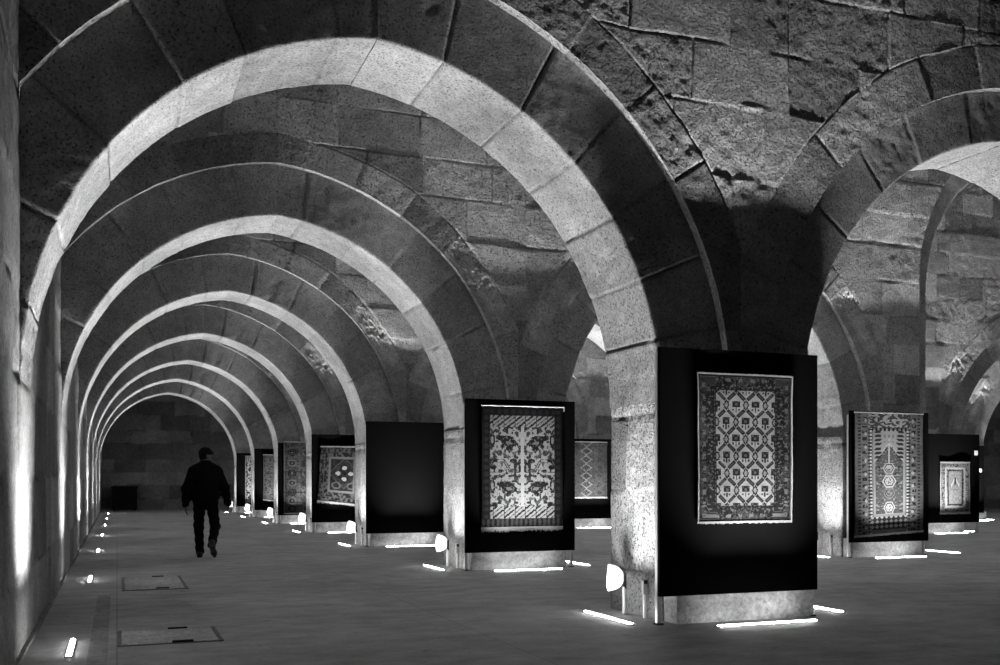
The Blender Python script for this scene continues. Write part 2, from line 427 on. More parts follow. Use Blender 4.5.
def flat_block_wall(name, axis, pos, s0, s1, top, seed, ds, dz, facing, mat, fine_to=None, base=-.02):
    if fine_to: s = np.concatenate([np.arange(s0, fine_to, ds), np.linspace(fine_to, s1, int((s1 - fine_to) / (ds * 3)))])
    else: s = np.linspace(s0, s1, int((s1 - s0) / ds))
    z = np.linspace(base, top, int((top - base) / dz)); S, Z = np.meshgrid(s, z, indexing='ij')
    bond = Bond(seed, 0, top, s0, s1, .5, .75, .8, 1.7, heights=[-.1])
    ids, jd = bond.look(S, Z, .05); d, tone = relief(ids, jd, S, Z, seed, .010, .008, .014, .011)
    if axis == 'x': P = np.stack([pos + facing * d, S, Z], -1); fl = facing < 0
    else: P = np.stack([S, pos + facing * d, Z], -1); fl = facing > 0
    o = link(name, GM().grid(P, tone, fl).mesh(name), None, mat); return tag(o, kind='structure')
flat_block_wall('wall_left', 'x', HALL_LEFT, -4, HALL_END, WALL_TOP + 2.5, 500, .028, .04, 1, M_PLASTER, 15)
flat_block_wall('wall_far', 'y', HALL_END, HALL_LEFT, HALL_RIGHT, NAVE_TOP + 2.6, 520, .06, .05, -1, M_STONE)
flat_block_wall('wall_right', 'x', HALL_RIGHT, 0, HALL_END, NAVE_TOP + 2.5, 540, .1, .1, -1, M_STONE)

flat_block_wall('wall_nave', 'x', pillar_x(2) + PILLAR_W, 2, HALL_END, NAVE_TOP + .1, 570, .06, .05, 1, M_STONE, 30, WALL_TOP - .05)
# vaults over each bay, a higher one along the nave
def ceiling():
    gm = GM(); n = 25
    edges = [(-4, row_y(1) - RECESS)] + [(row_y(r) + DEPTH + RECESS, row_y(r + 1) - RECESS) for r in range(1, NROWS)] + [(row_y(NROWS) + DEPTH + RECESS, HALL_END)]
    nx0, nx1 = pillar_x(2) + PILLAR_W, pillar_x(3)
    for ya, yb in edges:
        a = np.linspace(0, PI, n); cy = (ya + yb) / 2; ry = (yb - ya) / 2; rz = min(2.2, ry)
        for xa, xb, zt in ((HALL_LEFT, nx0, WALL_TOP), (nx1, HALL_RIGHT, NAVE_TOP)):
            x = np.linspace(xa, xb, 30)
            P = np.stack(np.broadcast_arrays(x[:, None], cy - ry * np.cos(a)[None, :], zt - .02 + rz * np.sin(a)[None, :]), -1)
            gm.grid(P, .85 + .3 * rng.random((30, 1)) * np.ones((1, n)), True)
    a = np.linspace(0, PI, n); cx = (nx0 + nx1) / 2; rx = (nx1 - nx0) / 2; y = np.linspace(-4, HALL_END, 60)
    P = np.stack(np.broadcast_arrays(cx - rx * np.cos(a)[None, :], y[:, None], NAVE_TOP - .02 + rx * np.sin(a)[None, :]), -1)
    gm.grid(P, .9)
    return gm.mesh('ceiling')
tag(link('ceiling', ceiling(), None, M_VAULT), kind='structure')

fm = MB(); fm.box(HALL_LEFT - .3, HALL_RIGHT + .3, -5, HALL_END + .3, -.2, 0); tag(fm.build('floor', M_FLOOR), kind='structure')
# low footing strip along the left wall and the paved strip beside it
bm_ = MB(); bm_.box(HALL_LEFT - .02, HALL_LEFT + .03, -4, HALL_END, 0, .025, .006); tag(bm_.build('baseboard_left', M_PLASTER), kind='structure')
def tone_const(o, v=1.0):
    at = o.data.attributes.new('tone', 'FLOAT', 'POINT'); at.data.foreach_set('value', np.full(len(o.data.vertices), v, np.float32)); return o
tone_const(bpy.data.objects['baseboard_left'], 1.0)
tr = MB(); tr.box(-.19, -.06, 2, 11.4, -.02, .004); o = tag(tr.build('trim_1', M_PLATE), kind='structure'); tone_const(o, 1.3)

# ================================================================== PILLARS, ARCHES
ordn = ['', 'first', 'second', 'third', 'fourth', 'fifth', 'sixth', 'seventh']
mesh_shaft_near = shaft_mesh(700, .022); mesh_shaft_far = shaft_mesh(720, .04)
mesh_plinth = plinth_mesh(60)
pillar_desc = {(1, 1): 'massive stone pillar nearest the camera, behind the black board with lattice carpet',
 (2, 1): 'stone pillar behind the board whose pale carpet is dotted with dark mirrored motifs',
 (3, 1): 'stone pillar behind the empty black board', (4, 1): 'stone pillar behind the dark carpet with a white four-petal cross',
 (5, 1): 'fifth stone pillar along the aisle, behind the long dark rug of roundels',
 (6, 1): 'sixth stone pillar along the aisle, second from its far end', (7, 1): 'farthest stone pillar of the aisle, right of the walking person',
 (1, 2): 'stone pillar carrying the right end of the front arcade', (2, 2): 'stone pillar behind the prayer rug with pointed niche on the right',
 (4, 2): 'distant stone pillar behind the rug with a column of diamonds', (3, 3): 'stone pillar behind the small pale rug at far right',
 (4, 4): 'farthest pillar at the right edge, behind a board with white cards'}
PILLARS = [(r, 1) for r in range(1, 8)] + [(r, 2) for r in range(1, 8)] + [(r, 3) for r in range(2, 7)] + [(r, 4) for r in range(3, 7)]
proto = {}
for (r, c) in PILLARS:
    x, y = pier_x(r, c), row_y(r)
    lab = pillar_desc.get((r, c), 'rough stone pillar standing out of sight behind nearer pillars and boards')
    near = (r == 1)
    if near not in proto:
        t = thing('stone_pillar', lab, 'pillar', (x, y, 0), 0, 'stone pillars of the hall')
        link('shaft', mesh_shaft_near if near else mesh_shaft_far, t, M_STONE if near else M_STONE)
        p = link('plinth', mesh_plinth, t)
        if not mesh_plinth.materials: mesh_plinth.materials.append(M_PLINTH)
        p.location = (.03, -.22, 0); proto[near] = t
    else:
        t = copy_tree(proto[near]); t.location = (x, y, 0); t['label'] = lab

ring_near = {0: ring_mesh(arch_of(0), 800, .016, 0, HALL_LEFT - .03), 1: ring_mesh(arch_of(1), 830, .018)}
ring_second = {0: ring_mesh(arch_of(0), 845, .026, 0, HALL_LEFT - .03, True), 1: ring_mesh(arch_of(1), 850, .026, 0, None, True)}
ring_far = {0: ring_mesh(arch_of(0), 860, .032, 0, HALL_LEFT - .03), 1: ring_mesh(arch_of(1), 880, .034), 2: ring_mesh(arch_of(2), 900, .05, 4.5)}
for me in list(ring_near.values()) + list(ring_second.values()) + list(ring_far.values()): me.materials.append(M_ARCH)
aisle_lab = ['', 'nearest and largest pointed stone arch spanning the aisle', 'second pointed arch of the aisle, seen through the largest arch',
  'third pointed arch of the aisle from the camera', 'fourth pointed arch of the aisle from the camera', 'fifth pointed arch of the aisle from the camera',
  'sixth pointed arch of the aisle from the camera', 'farthest pointed arch of the aisle, framing the dark end wall']
bay_lab = {1: 'stone arch cut by the right edge, springing from the nearest pillar', 2: 'arch springing left and right over the rug boards, behind the front arcade',
  3: 'third row arch right of the aisle, seen low under the second', 4: 'fourth row arch right of the aisle, mostly hidden by nearer pillars'}
for r in range(1, 8):
    for c in range(0, 5):
        if c == 4 and r not in (3, 4, 5): continue
        if c == 3 and r not in (2, 3, 4, 5): continue
        if c == 2 and r not in (1, 2, 3, 4): continue
        k = c if c in (0, 1, 2) else 1
        me = ring_near[c] if (r == 1 and c < 2) else ring_second[c] if (r == 2 and c < 2) else ring_far[k]
        o = link('stone_arch', me); o.location = ((pillar_x(c) - pillar_x(1)) if c > 2 else 0, row_y(r) + (.28 if c == 2 else 0), 0)
        if c == 0: lab = aisle_lab[r]; g = 'pointed arches along the aisle'
        elif c == 1: lab = bay_lab.get(r, 'stone arch right of the aisle hidden deep behind nearer pillars'); g = 'arches right of the aisle'
        elif c == 2: lab = {2: 'tall narrow stone arch rim rising above the prayer rug on the right'}.get(r, 'tall arch of the high middle passage, hidden behind nearer masonry'); g = 'tall arches of the middle passage'
        else: lab = {(3, 3): 'arch at the far right edge, curving up right of the small pale rug'}.get((r, c), 'stone arch on the far right side of the hall, hidden by nearer ones'); g = 'arches beyond the middle passage'
        tag(o, lab, 'arch', g)

# ================================================================== FLOOR LIGHT BARS
POWER = 62.0
def bar_proto(length, power, spread, tilt, label, group):
    t = thing('floor_light_bar', label, 'light', (0, 0, 0), 0, group)
    h = length / 2
    MB().box(-h, h, -.026, .026, 0, .007, .002).build('housing', M_HOUSING, t)
    d = MB(); n = 9
    pr = [(-.018 * math.cos(PI * i / (n - 1)), .005 + .014 * math.sin(PI * i / (n - 1))) for i in range(n)]
    vs = [(-h + .02, y, z) for y, z in pr] + [(h - .02, y, z) for y, z in pr]
    d.add(vs, [(i, n + i, n + i + 1, i + 1) for i in range(n - 1)] + [tuple(range(n)), tuple(range(2 * n - 1, n - 1, -1))], True)
    d.build('diffuser', M_DIFF, t)
    for s in (-1, 1): MB().box(s * (h - .012) - .014, s * (h - .012) + .014, -.022, .022, .001, .010, .003).build('end_cap', M_HOUSING, t)
    la = bpy.data.lights.new('lamp', 'AREA'); la.shape = 'RECTANGLE'; la.size = length - .06; la.size_y = .03; la.energy = power; la.spread = math.radians(spread)
    o = link('lamp', la, t); o.location = (0, 0, .023); o.rotation_euler = (PI + tilt, 0, 0)
    return t
# local +y of a bar points away from the masonry it lights
def put(protoname, loc, rz, label):
    g = globals()[protoname]
    t = copy_tree(g) if g.get('used') else g
    if not g.get('used'): g['used'] = 1
    t.location = loc; t.rotation_euler = (0, 0, rz); t['label'] = label
    if 'used' in t and t is not g: del t['used']
    return t
G_BAR = 'glowing light bars on the floor'
side_bar = bar_proto(.92, POWER * 1.15, 94, -.08, '', G_BAR)
wall_bar = bar_proto(.80, POWER * 1.45, 74, -.03, '', G_BAR)
right_bar = bar_proto(.92, POWER * .6, 94, -.08, '', G_BAR)
nave_bar = bar_proto(1.02, POWER * 11.0, 90, .36, '', G_BAR)
front_bar = bar_proto(1.02, POWER * 7.2, 90, .34, '', G_BAR)
short = {(1, 1): 'the nearest pillar', (2, 1): 'the pillar with the pale motif carpet', (3, 1): 'the pillar with the empty black board', (4, 1): 'the pillar with the white-cross carpet',
 (5, 1): 'the fifth aisle pillar', (6, 1): 'the sixth aisle pillar', (7, 1): 'the farthest aisle pillar', (2, 2): 'the prayer rug pillar', (4, 2): 'the diamond rug pillar', (3, 3): 'the small pale rug pillar', (4, 4): 'the farthest right pillar', (1, 2): 'the pillar ending the front arcade'}
for r in range(1, 8):
    y = row_y(r)
    put('wall_bar', (HALL_LEFT + .31, y + .26, 0), -PI / 2, '%s bright light bar on floor beside the left wall' % (['', 'nearest', 'second nearest', 'third', 'fourth', 'fifth', 'sixth', 'farthest'][r]))
for (r, c) in PILLARS:
    x, y = pier_x(r, c), row_y(r); s = short.get((r, c), 'a pillar hidden behind nearer ones')
    if (r, c) == (1, 2): continue
    put('side_bar', (x - .35 - (.5 if c == 3 else 0), y + .32, 0), PI / 2, 'floor light bar along the left side of ' + s)
    if (r, c) in ((6, 1), (7, 1)) or c >= 1:
        put('front_bar' if c == 1 else 'nave_bar', (x + .75, y - .49, 0), 0, 'floor light bar lying in front of ' + s)
    put('right_bar', (x + PILLAR_W + .33 + (.5 if c == 2 else 0), y + .32, 0), -PI / 2, 'floor light bar along the right side of ' + s)
for o in list(bpy.data.objects):
    if 'used' in o: del o['used']

# ================================================================== FLOODLIGHTS AND SOCKET POSTS ON THE PILLARS
def floodlight():
    t = thing('floodlight', 'x', 'floodlight', (0, 0, 0), 0, 'white round-backed floodlights beside the pillars')
    n, m = 20, 7; R = .118; vs = []; fs = []
    for j in range(m):
        a = (PI / 2) * j / (m - 1)
        for i in range(n): b = 2 * PI * i / n; vs.append((.02 + .125 * math.sin(a), R * math.cos(a) * math.cos(b), R * math.cos(a) * math.sin(b)))
    for j in range(m - 1):
        for i in range(n): fs.append((j * n + i, j * n + (i + 1) % n, (j + 1) * n + (i + 1) % n, (j + 1) * n + i))
    b = MB(); b.add(vs, fs, True); o = b.build('body', M_LENS, t)
    l = MB(); l.tube([(.0, 0, 0), (.021, 0, 0)], R + .004, 24); l.build('lens', M_LENS, t)
    k = MB(); k.box(.142, .168, -.045, -.015, -.10, .05, .006); k.tube([(.06, .10, .0), (.10, .135, -.05), (.15, .06, -.09)], .008, 8); k.build('bracket', M_DARK, t)
    p = MB(); p.tube([(.15, -.03, -.325), (.15, -.03, -.08)], .017, 12); p.build('pole', M_WHITE, t)
    return t
def socket_post():
    t = thing('socket_post', 'x', 'socket', (0, 0, 0), 0, 'short pipes with sockets at the pillar feet')
    p = MB(); p.tube([(0, 0, 0), (0, 0, .22)], .015, 12); p.build('pipe', M_WHITE, t)
    b = MB(); b.box(-.022, .022, -.022, .022, .21, .33, .006); o = b.build('socket_box', M_METAL, t)
    c = MB(); c.box(-.018, .018, -.024, -.012, .30, .335, .004); c.build('cover', M_DARK, o)
    return t
fl = floodlight(); sp = socket_post(); first = True
for (r, c) in PILLARS:
    if (r, c) not in short: continue
    x, y = pier_x(r, c), row_y(r); s = short[(r, c)]
    a = fl if first else copy_tree(fl); b = sp if first else copy_tree(sp); first = False
    a.location = (x - .20, y + .60, .33); a.rotation_euler = (0, 0, -math.radians(32)); a['label'] = 'white round-backed floodlight on a pole at ' + s
    b.location = (x - .035, y + .22, 0); b['label'] = 'short white pipe with socket box at foot of ' + s

# ================================================================== DISPLAY BOARDS
BZ0, BZ1 = .24, 2.33
def board():
    t = thing('display_board', 'x', 'display board', (0, 0, 0), 0, 'black display boards')
    W = 1.62
    MB().box(0, W, 0, .04, BZ0, BZ1, .004).build('panel', M_BOARD, t)
    for x in (.004, W - .05):
        l = MB(); l.box(x, x + .042, .041, .085, 0, BZ1 - .06, .004); l = l.build('leg', M_METAL, t)
        f = MB(); f.box(x - .012, x + .054, .02, .105, 0, .014, .004); f.build('foot', M_DARK, l)
    return t
board_at = {(1, 1): (4.23, 5.84), (2, 1): (4.39, 6.02), (3, 1): (4.32, 5.85), (4, 1): (4.30, 5.92), (5, 1): (4.32, 5.94), (6, 1): (4.34, 5.96), (7, 1): (4.34, 5.96),
            (2, 2): (10.81, 12.40), (4, 2): (10.84, 12.46), (3, 3): (17.45, 19.25), (4, 4): (23.6, 25.2)}
board_lab = {(1, 1): 'large black board on metal legs nearest the camera, carrying the lattice carpet', (2, 1): 'black board on legs carrying the pale carpet with mirrored dark motifs',
 (3, 1): 'empty black board with no carpet on it', (4, 1): 'black board carrying the tilted dark carpet with white cross', (5, 1): 'black board almost covered by the long rug of roundels',
 (6, 1): 'black board on the sixth aisle pillar with a grey rug', (7, 1): 'black board on the farthest aisle pillar with a speckled rug',
 (2, 2): 'black board framing the tall prayer rug with pointed niche', (4, 2): 'black board in the distance with the diamond rug',
 (3, 3): 'black board on the right carrying the small pale rug', (4, 4): 'black board edge showing behind the small pale rug board at far right'}
bd = board(); first = True; BOARD_Y = {}
for k, (xa, xb) in board_at.items():
    t = bd if first else copy_tree(bd); first = False
    t.location = (xa, row_y(k[0]) - .24, 0); t.scale = ((xb - xa) / 1.62, 1, 1); t['label'] = board_lab[k]; BOARD_Y[k] = row_y(k[0]) - .24

# ================================================================== CARPETS: knot patterns
def lattice(W, H):
    y, x = np.mgrid[0:H, 0:W].astype(float); g = np.zeros((H, W))
    bw = .185 * W; d = np.minimum(np.minimum(x, W - 1 - x), np.minimum(y, H - 1 - y) * 1.08)
    px, py = .203 * W, .232 * H; cx, cy = W * .5, H * .5 + py * .25
    U = (x - cx) / px + (y - cy) / py; V = (x - cx) / px - (y - cy) / py
    fu = np.abs(U - np.round(U)); fv = np.abs(V - np.round(V)); dl = np.minimum(fu, fv)
    ph = np.where(fu < fv, V, U); along = np.abs(ph - np.floor(ph) - .5)
    f = np.full((H, W), .50)
    kx = ((x - cx) / px * 2); ky = ((y - cy) / py * 2); fx = kx - np.floor(kx) - .5; fy = ky - np.floor(ky) - .5
    par = (np.floor(kx) + np.floor(ky)) % 2; sg = np.where(par < .5, 1, -1)
    al = (fx * px / 2 * sg + fy * py / 2) * .7071; ac = (fx * px / 2 * sg * -1 + fy * py / 2) * .7071; qq = W / 110.0
    f[(np.abs(ac) < 2.0 * qq) & (np.abs(al) < 5.6 * qq)] = .025; f[(np.abs(ac) < .75 * qq) & (np.abs(al) < 3.9 * qq)] = .17
    f[(dl < .03) & (along > .28) & (along < .40)] = .06
    ex = np.abs((x - cx) / px * 2); nd = np.hypot(fu, fv)
    dia = np.maximum(fu, fv); f[dia < .17] = .03; f[dia < .10] = .40
    cu = U - np.floor(U) - .5; cv = V - np.floor(V) - .5; lx = (cu + cv) / 2 * px; ly = (cu - cv) / 2 * py
    q = W / 110.0; ly = ly - 1.0 * q
    f[(np.abs(lx) < 4.2 * q) & (np.abs(ly - .5 * q) < 3.6 * q)] = .045
    f[(np.abs(lx) < 1.4 * q) & (np.abs(ly) < 1.6 * q)] = .20; f[(np.abs(np.abs(lx) - 2.6 * q) < .6 * q) & (ly > 2.2 * q) & (ly < 3.4 * q)] = .3
    f[(np.abs(lx) < .8 * q) & (ly < -3.2 * q) & (ly > -9 * q)] = .07; f[(np.abs(np.abs(lx) - 3.2 * q) < 1.0 * q) & (np.abs(ly + 6 * q) < 1.1 * q)] = .10
    inn = d > bw; g[inn] = f[inn]
    side = (x < bw) | (x > W - 1 - bw); s = np.where(side, y, x); e = d / bw
    k = bw * 1.35; t = (s / k) % 2; tri = np.abs(t - 1)
    b = np.where(e < tri * .74 + .16, .13, .055)
    b[np.abs(e - (.16 + .74 * tri)) < .10] = .02; b[np.abs(e - (.16 + .74 * tri)) < .03] = .20
    h = (s / (k * .5)) % 1; b[(np.abs(e - .34) < .10) & (np.abs(h - .5) < .20)] = .30; b[(np.abs(e - .62) < .10) & (np.abs(h - .02) < .14)] = .26
    b[(vnoise(s * .55, e * 9, 4) > .70)] = .03; b[(vnoise(s * .6, e * 8, 14) > .80)] = .28
    b[e < .12] = .045; b[e < .05] = .30; b[e > .88] = .03; b[(e > .92) & (e < .97) & ((s % 5) < 3)] = .22
    g[~inn] = b[~inn]
    return g * (.85 + .3 * vnoise(x * .12, y * .35, 3))
def motifs(W, H):
    y, x = np.mgrid[0:H, 0:W].astype(float)
    d = np.minimum(np.minimum(x, W - 1 - x), np.minimum(y, H - 1 - y)); bw = .105 * W
    mx = np.abs(x - (W - 1) / 2) / (W / 2); Hf = H - 2 * bw; yy = ((y - bw * 1.0) / (Hf / 2.25)) % 1.0
    g = np.full((H, W), .56)
    # heavy mirrored shapes: curled leaf forms and stepped bars beside a pale stem
    def ell(a, b, ra, rb, v, rot=0):
        dx = mx - a; dy = (yy - b) * .78; c, s = math.cos(rot), math.sin(rot); u = dx * c + dy * s; w = -dx * s + dy * c
        g[(u / ra) ** 2 + (w / rb) ** 2 < 1] = v
    ell(.33, .66, .20, .075, .04, .15); ell(.30, .60, .13, .06, .05, -.8); ell(.42, .74, .22, .05, .06, 0); ell(.33, .64, .08, .03, .33, .15); ell(.46, .60, .05, .05, .05)
    ell(.71, .20, .11, .11, .05); ell(.66, .15, .07, .06, .5); ell(.74, .12, .10, .04, .04); ell(.10, .08, .06, .11, .06); ell(.12, .08, .025, .06, .45)
    ell(.36, .12, .17, .035, .10, .9); ell(.36, .12, .12, .012, .5, .9); ell(.22, .25, .09, .04, .06); ell(.25, .02, .07, .05, .18)
    ell(.74, .70, .07, .13, .07); ell(.74, .70, .03, .06, .5); ell(.40, .36, .09, .03, .2, .5); ell(.56, .42, .07, .05, .12); ell(.20, .42, .05, .03, .25)
    ell(.64, .90, .08, .03, .1); ell(.14, .86, .05, .03, .14); ell(.55, .02, .05, .04, .05)
    n = vnoise(mx * 16, y * .30, 5); g[(n > .66) & (g > .5)] = .09; n = vnoise(mx * 30, y * .5, 55); g[(n > .74) & (g > .5)] = .2; n2 = vnoise(mx * 46, y * .8, 9); g[(n2 > .78) & (g < .2)] = .34
    g[mx < .035] = .62; g[(mx < .10) & (np.abs(yy - .82) < .05)] = .58
    top = (y > H - bw * 2.35) | (y < bw * 2.35); z = ((x / (W * .132)) % 1); k = np.abs(z - ((y / (W * .105)) % 1)) * 1.25
    g = np.where(top, np.where(k < .17, .06, np.where((z < .07) | (np.abs(k - .62) < .07), .12, .52)), g)
    b = np.full((H, W), .035); s = np.where((x < bw) | (x > W - 1 - bw), y, x)
    q = np.abs(((s / (bw * .8)) % 1) - .5); b[(np.abs(d / bw - .5) + q * .9 < .32)] = .11; b[(np.abs(d / bw - .5) + q * .9 < .13)] = .03; b[(d > bw * .88)] = .10
    b = np.where((y < bw * .9) & (((x / (W * .058)) % 1) < .5), .15, b)
    g[d < bw] = b[d < bw]
    return g
def prayer(W, H):
    y, x = np.mgrid[0:H, 0:W].astype(float); mx = np.abs(x - (W - 1) / 2) / (W / 2); t = 1 - y / H       # t 0 at top
    g = np.full((H, W), .27) * (.8 + .5 * vnoise(x * .2, y * .6, 4))
    q = ((y / (H * .028)) % 1)
    g[(np.abs(mx - .86) < .04) & (q < .45)] = .08; g[(np.abs(mx - .72) < .07) & (((y / (H * .055)) % 1) < .5) & (vnoise(x * .5, y * .4, 8) > .45)] = .06
    z = np.abs(((y / (H * .11)) % 1) - .5); g[(np.abs(mx - .68) * 3.5 + z < .17)] = .55
    g[(np.abs(mx - .535) < .035)] = .07; g[(np.abs(mx - .535) < .03) & (q < .55)] = .62; g[(np.abs(mx - .60) < .022) & (q > .5)] = .1
    inner = (mx < .47) & (t > .14) & (t < .86); g[inner] = .42
    gable = inner & (t > .25 + .40 * mx * .9) & (mx < .40) & (t < .84); g[gable] = .17
    g[(np.abs(t - (.25 + .36 * mx)) < .012) & inner & (mx < .42)] = .50
    n = vnoise(mx * 22, y * .5, 12); g[gable & (n > .75)] = .36; g[gable & (n < .16)] = .05
    for cy, rx, ry, v in ((.46, .17, .045, .52), (.57, .20, .050, .56), (.67, .16, .04, .3), (.79, .17, .05, .58)):
        h = np.maximum(np.abs(t - cy) / ry, (np.abs(t - cy) / ry) * .5 + mx / rx * .95); g[h < 1] = v; g[(np.abs(h - .72) < .1)] = v * .3
        g[(h < .5) & (vnoise(x * .8, y * .8, int(cy * 99)) > .6)] = .12
    br = inner & (t < .40) & (np.abs(mx - .34 + .1 * np.abs(((t * 28) % 1) - .5)) < .085) & (((t * 28) % 1) < .62); g[br] = .07
    g[(mx < .02) & (t > .2) & (t < .42)] = .55; g[inner & (t < .25) & (((x / 3) % 2) < 1) & (mx < .25) & (((y / 5) % 2) < 1)] = .3
    bot = (t >= .86) & (t < .97) & (mx < .55); k = np.abs(((x / (W * .07)) % 1) - .5) + np.abs(((t * 26) % 1) - .5); g[bot] = np.where(k[bot] < .4, .60, .10)
    tp = (t < .13) & (mx < .6); k = vnoise(x * .35, y * .5, 15); g[tp] = np.where(k[tp] > .55, .5, .13); g[(t < .15) & (t > .12) & (mx < .5) & (((x / 3) % 2) < 1)] = .04
    return g
def diamonds(W, H):
    y, x = np.mgrid[0:H, 0:W].astype(float); g = .10 + .10 * vnoise(x * .5, y * .5, 2) + .06 * vnoise(x * .08, y * .08, 7)
    for cx, s in ((.41, 1.0), (.77, .9), (.06, .9)):
        k = np.abs(x / W - cx) / .16 + np.abs(((y / H * 6.6) % 1) - .5) * 2 / s; g[np.abs(k - .92) < .13] = .40 if s == 1 else .22; g[k < .35] = .05; g[k < .14] = .34
    g[(x < 2) | (x > W - 3)] = .22; g[(vnoise(x * .9, y * .9, 6) > .82)] = .03
    return g
def cross(W, H):
    y, x = np.mgrid[0:H, 0:W].astype(float); d = np.minimum(np.minimum(x, W - 1 - x), np.minimum(y, H - 1 - y)); bw = .24 * W
    g = .04 + .05 * (vnoise(x * .5, y * .5, 3) > .55); cx, cy = W * .55, H * .52
    mx = np.abs(x - cx) / W; my = np.abs(y - cy) / H
    for (a, b) in ((.14, 0), (0, .10)):
        k = ((mx - a) / .055) ** 2 + ((my - b) / .035) ** 2; g[k < 1] = .62
    g[(mx < .03) & (my < .022)] = .03
    k = mx / .34 + my / .27; g[np.abs(k - 1) < .05] = .16; g[np.abs(k - .78) < .03] = .12
    for sx in (-1, 1):
        k = ((x - cx - sx * .17 * W) / (W * .09)) ** 2 + ((y - cy + .22 * H) / (H * .055)) ** 2; g[np.abs(k - 1) < .4] = .25
    b = np.where(vnoise(x * .45, y * .45, 8) > .52, .22, .05); g[d < bw * .8] = b[d < bw * .8]; g[(d > bw * .8) & (d < bw)] = .30; g[(d > bw * .35) & (d < bw * .42)] = .2
    return g
def roundels(W, H):
    y, x = np.mgrid[0:H, 0:W].astype(float); g = .10 + .09 * (vnoise(x * .4, y * .4, 3) > .5) + .03 * vnoise(x * .1, y * .1, 1)
    for i, cy in enumerate((.06, .17, .29, .42, .56, .70, .85)):
        for cx in (.30, .82):
            k = np.hypot((x / W - cx) / .15, (y / H - cy) / .048); g[np.abs(k - .9) < .16] = .26 if (i + int(cx > .5)) % 2 else .05; g[k < .55] = .05; g[k < .25] = .30
    g[(np.abs(x / W - .56) < .02)] = .22; g[x < 2] = .35; g[(np.abs(((y / H * 7) % 1) - .03) < .03)] = .05
    return g
def speckle(W, H, lo=.05, hi=.5, th=.5, seed=3):
    y, x = np.mgrid[0:H, 0:W].astype(float); mx = np.abs(x - W / 2)
    g = np.where(vnoise(mx * .42, y * .36, seed) > th, hi, lo); d = np.minimum(np.minimum(x, W - 1 - x), np.minimum(y, H - 1 - y))
    k = np.abs(((y / H * 5) % 1) - .5) * 2 + np.abs(x / W - .5) * 2; g[np.abs(k - .8) < .14] = hi; g[d < 3] = hi * .8; g[(d > 4) & (d < 6)] = lo
    return g
def small_pale(W, H):
    y, x = np.mgrid[0:H, 0:W].astype(float); d = np.minimum(np.minimum(x, W - 1 - x), np.minimum(y, H - 1 - y)); bw = .27 * W
    g = .30 + .22 * vnoise(x * .6, y * .6, 3); e = d / bw
    g[(d < bw) & (vnoise(x * .7, y * .7, 5) > .6)] = .10; g[np.abs(e - .68) < .1] = .62; g[np.abs(e - .95) < .07] = .08; g[e < .1] = .6
    t = 1 - y / H; mx = np.abs(x - W / 2) / W; g[(np.abs(t - (.30 + mx * 1.4)) < .03) & (mx < .13)] = .66; g[(mx < .03) & (t > .3) & (t < .45)] = .12
    return g
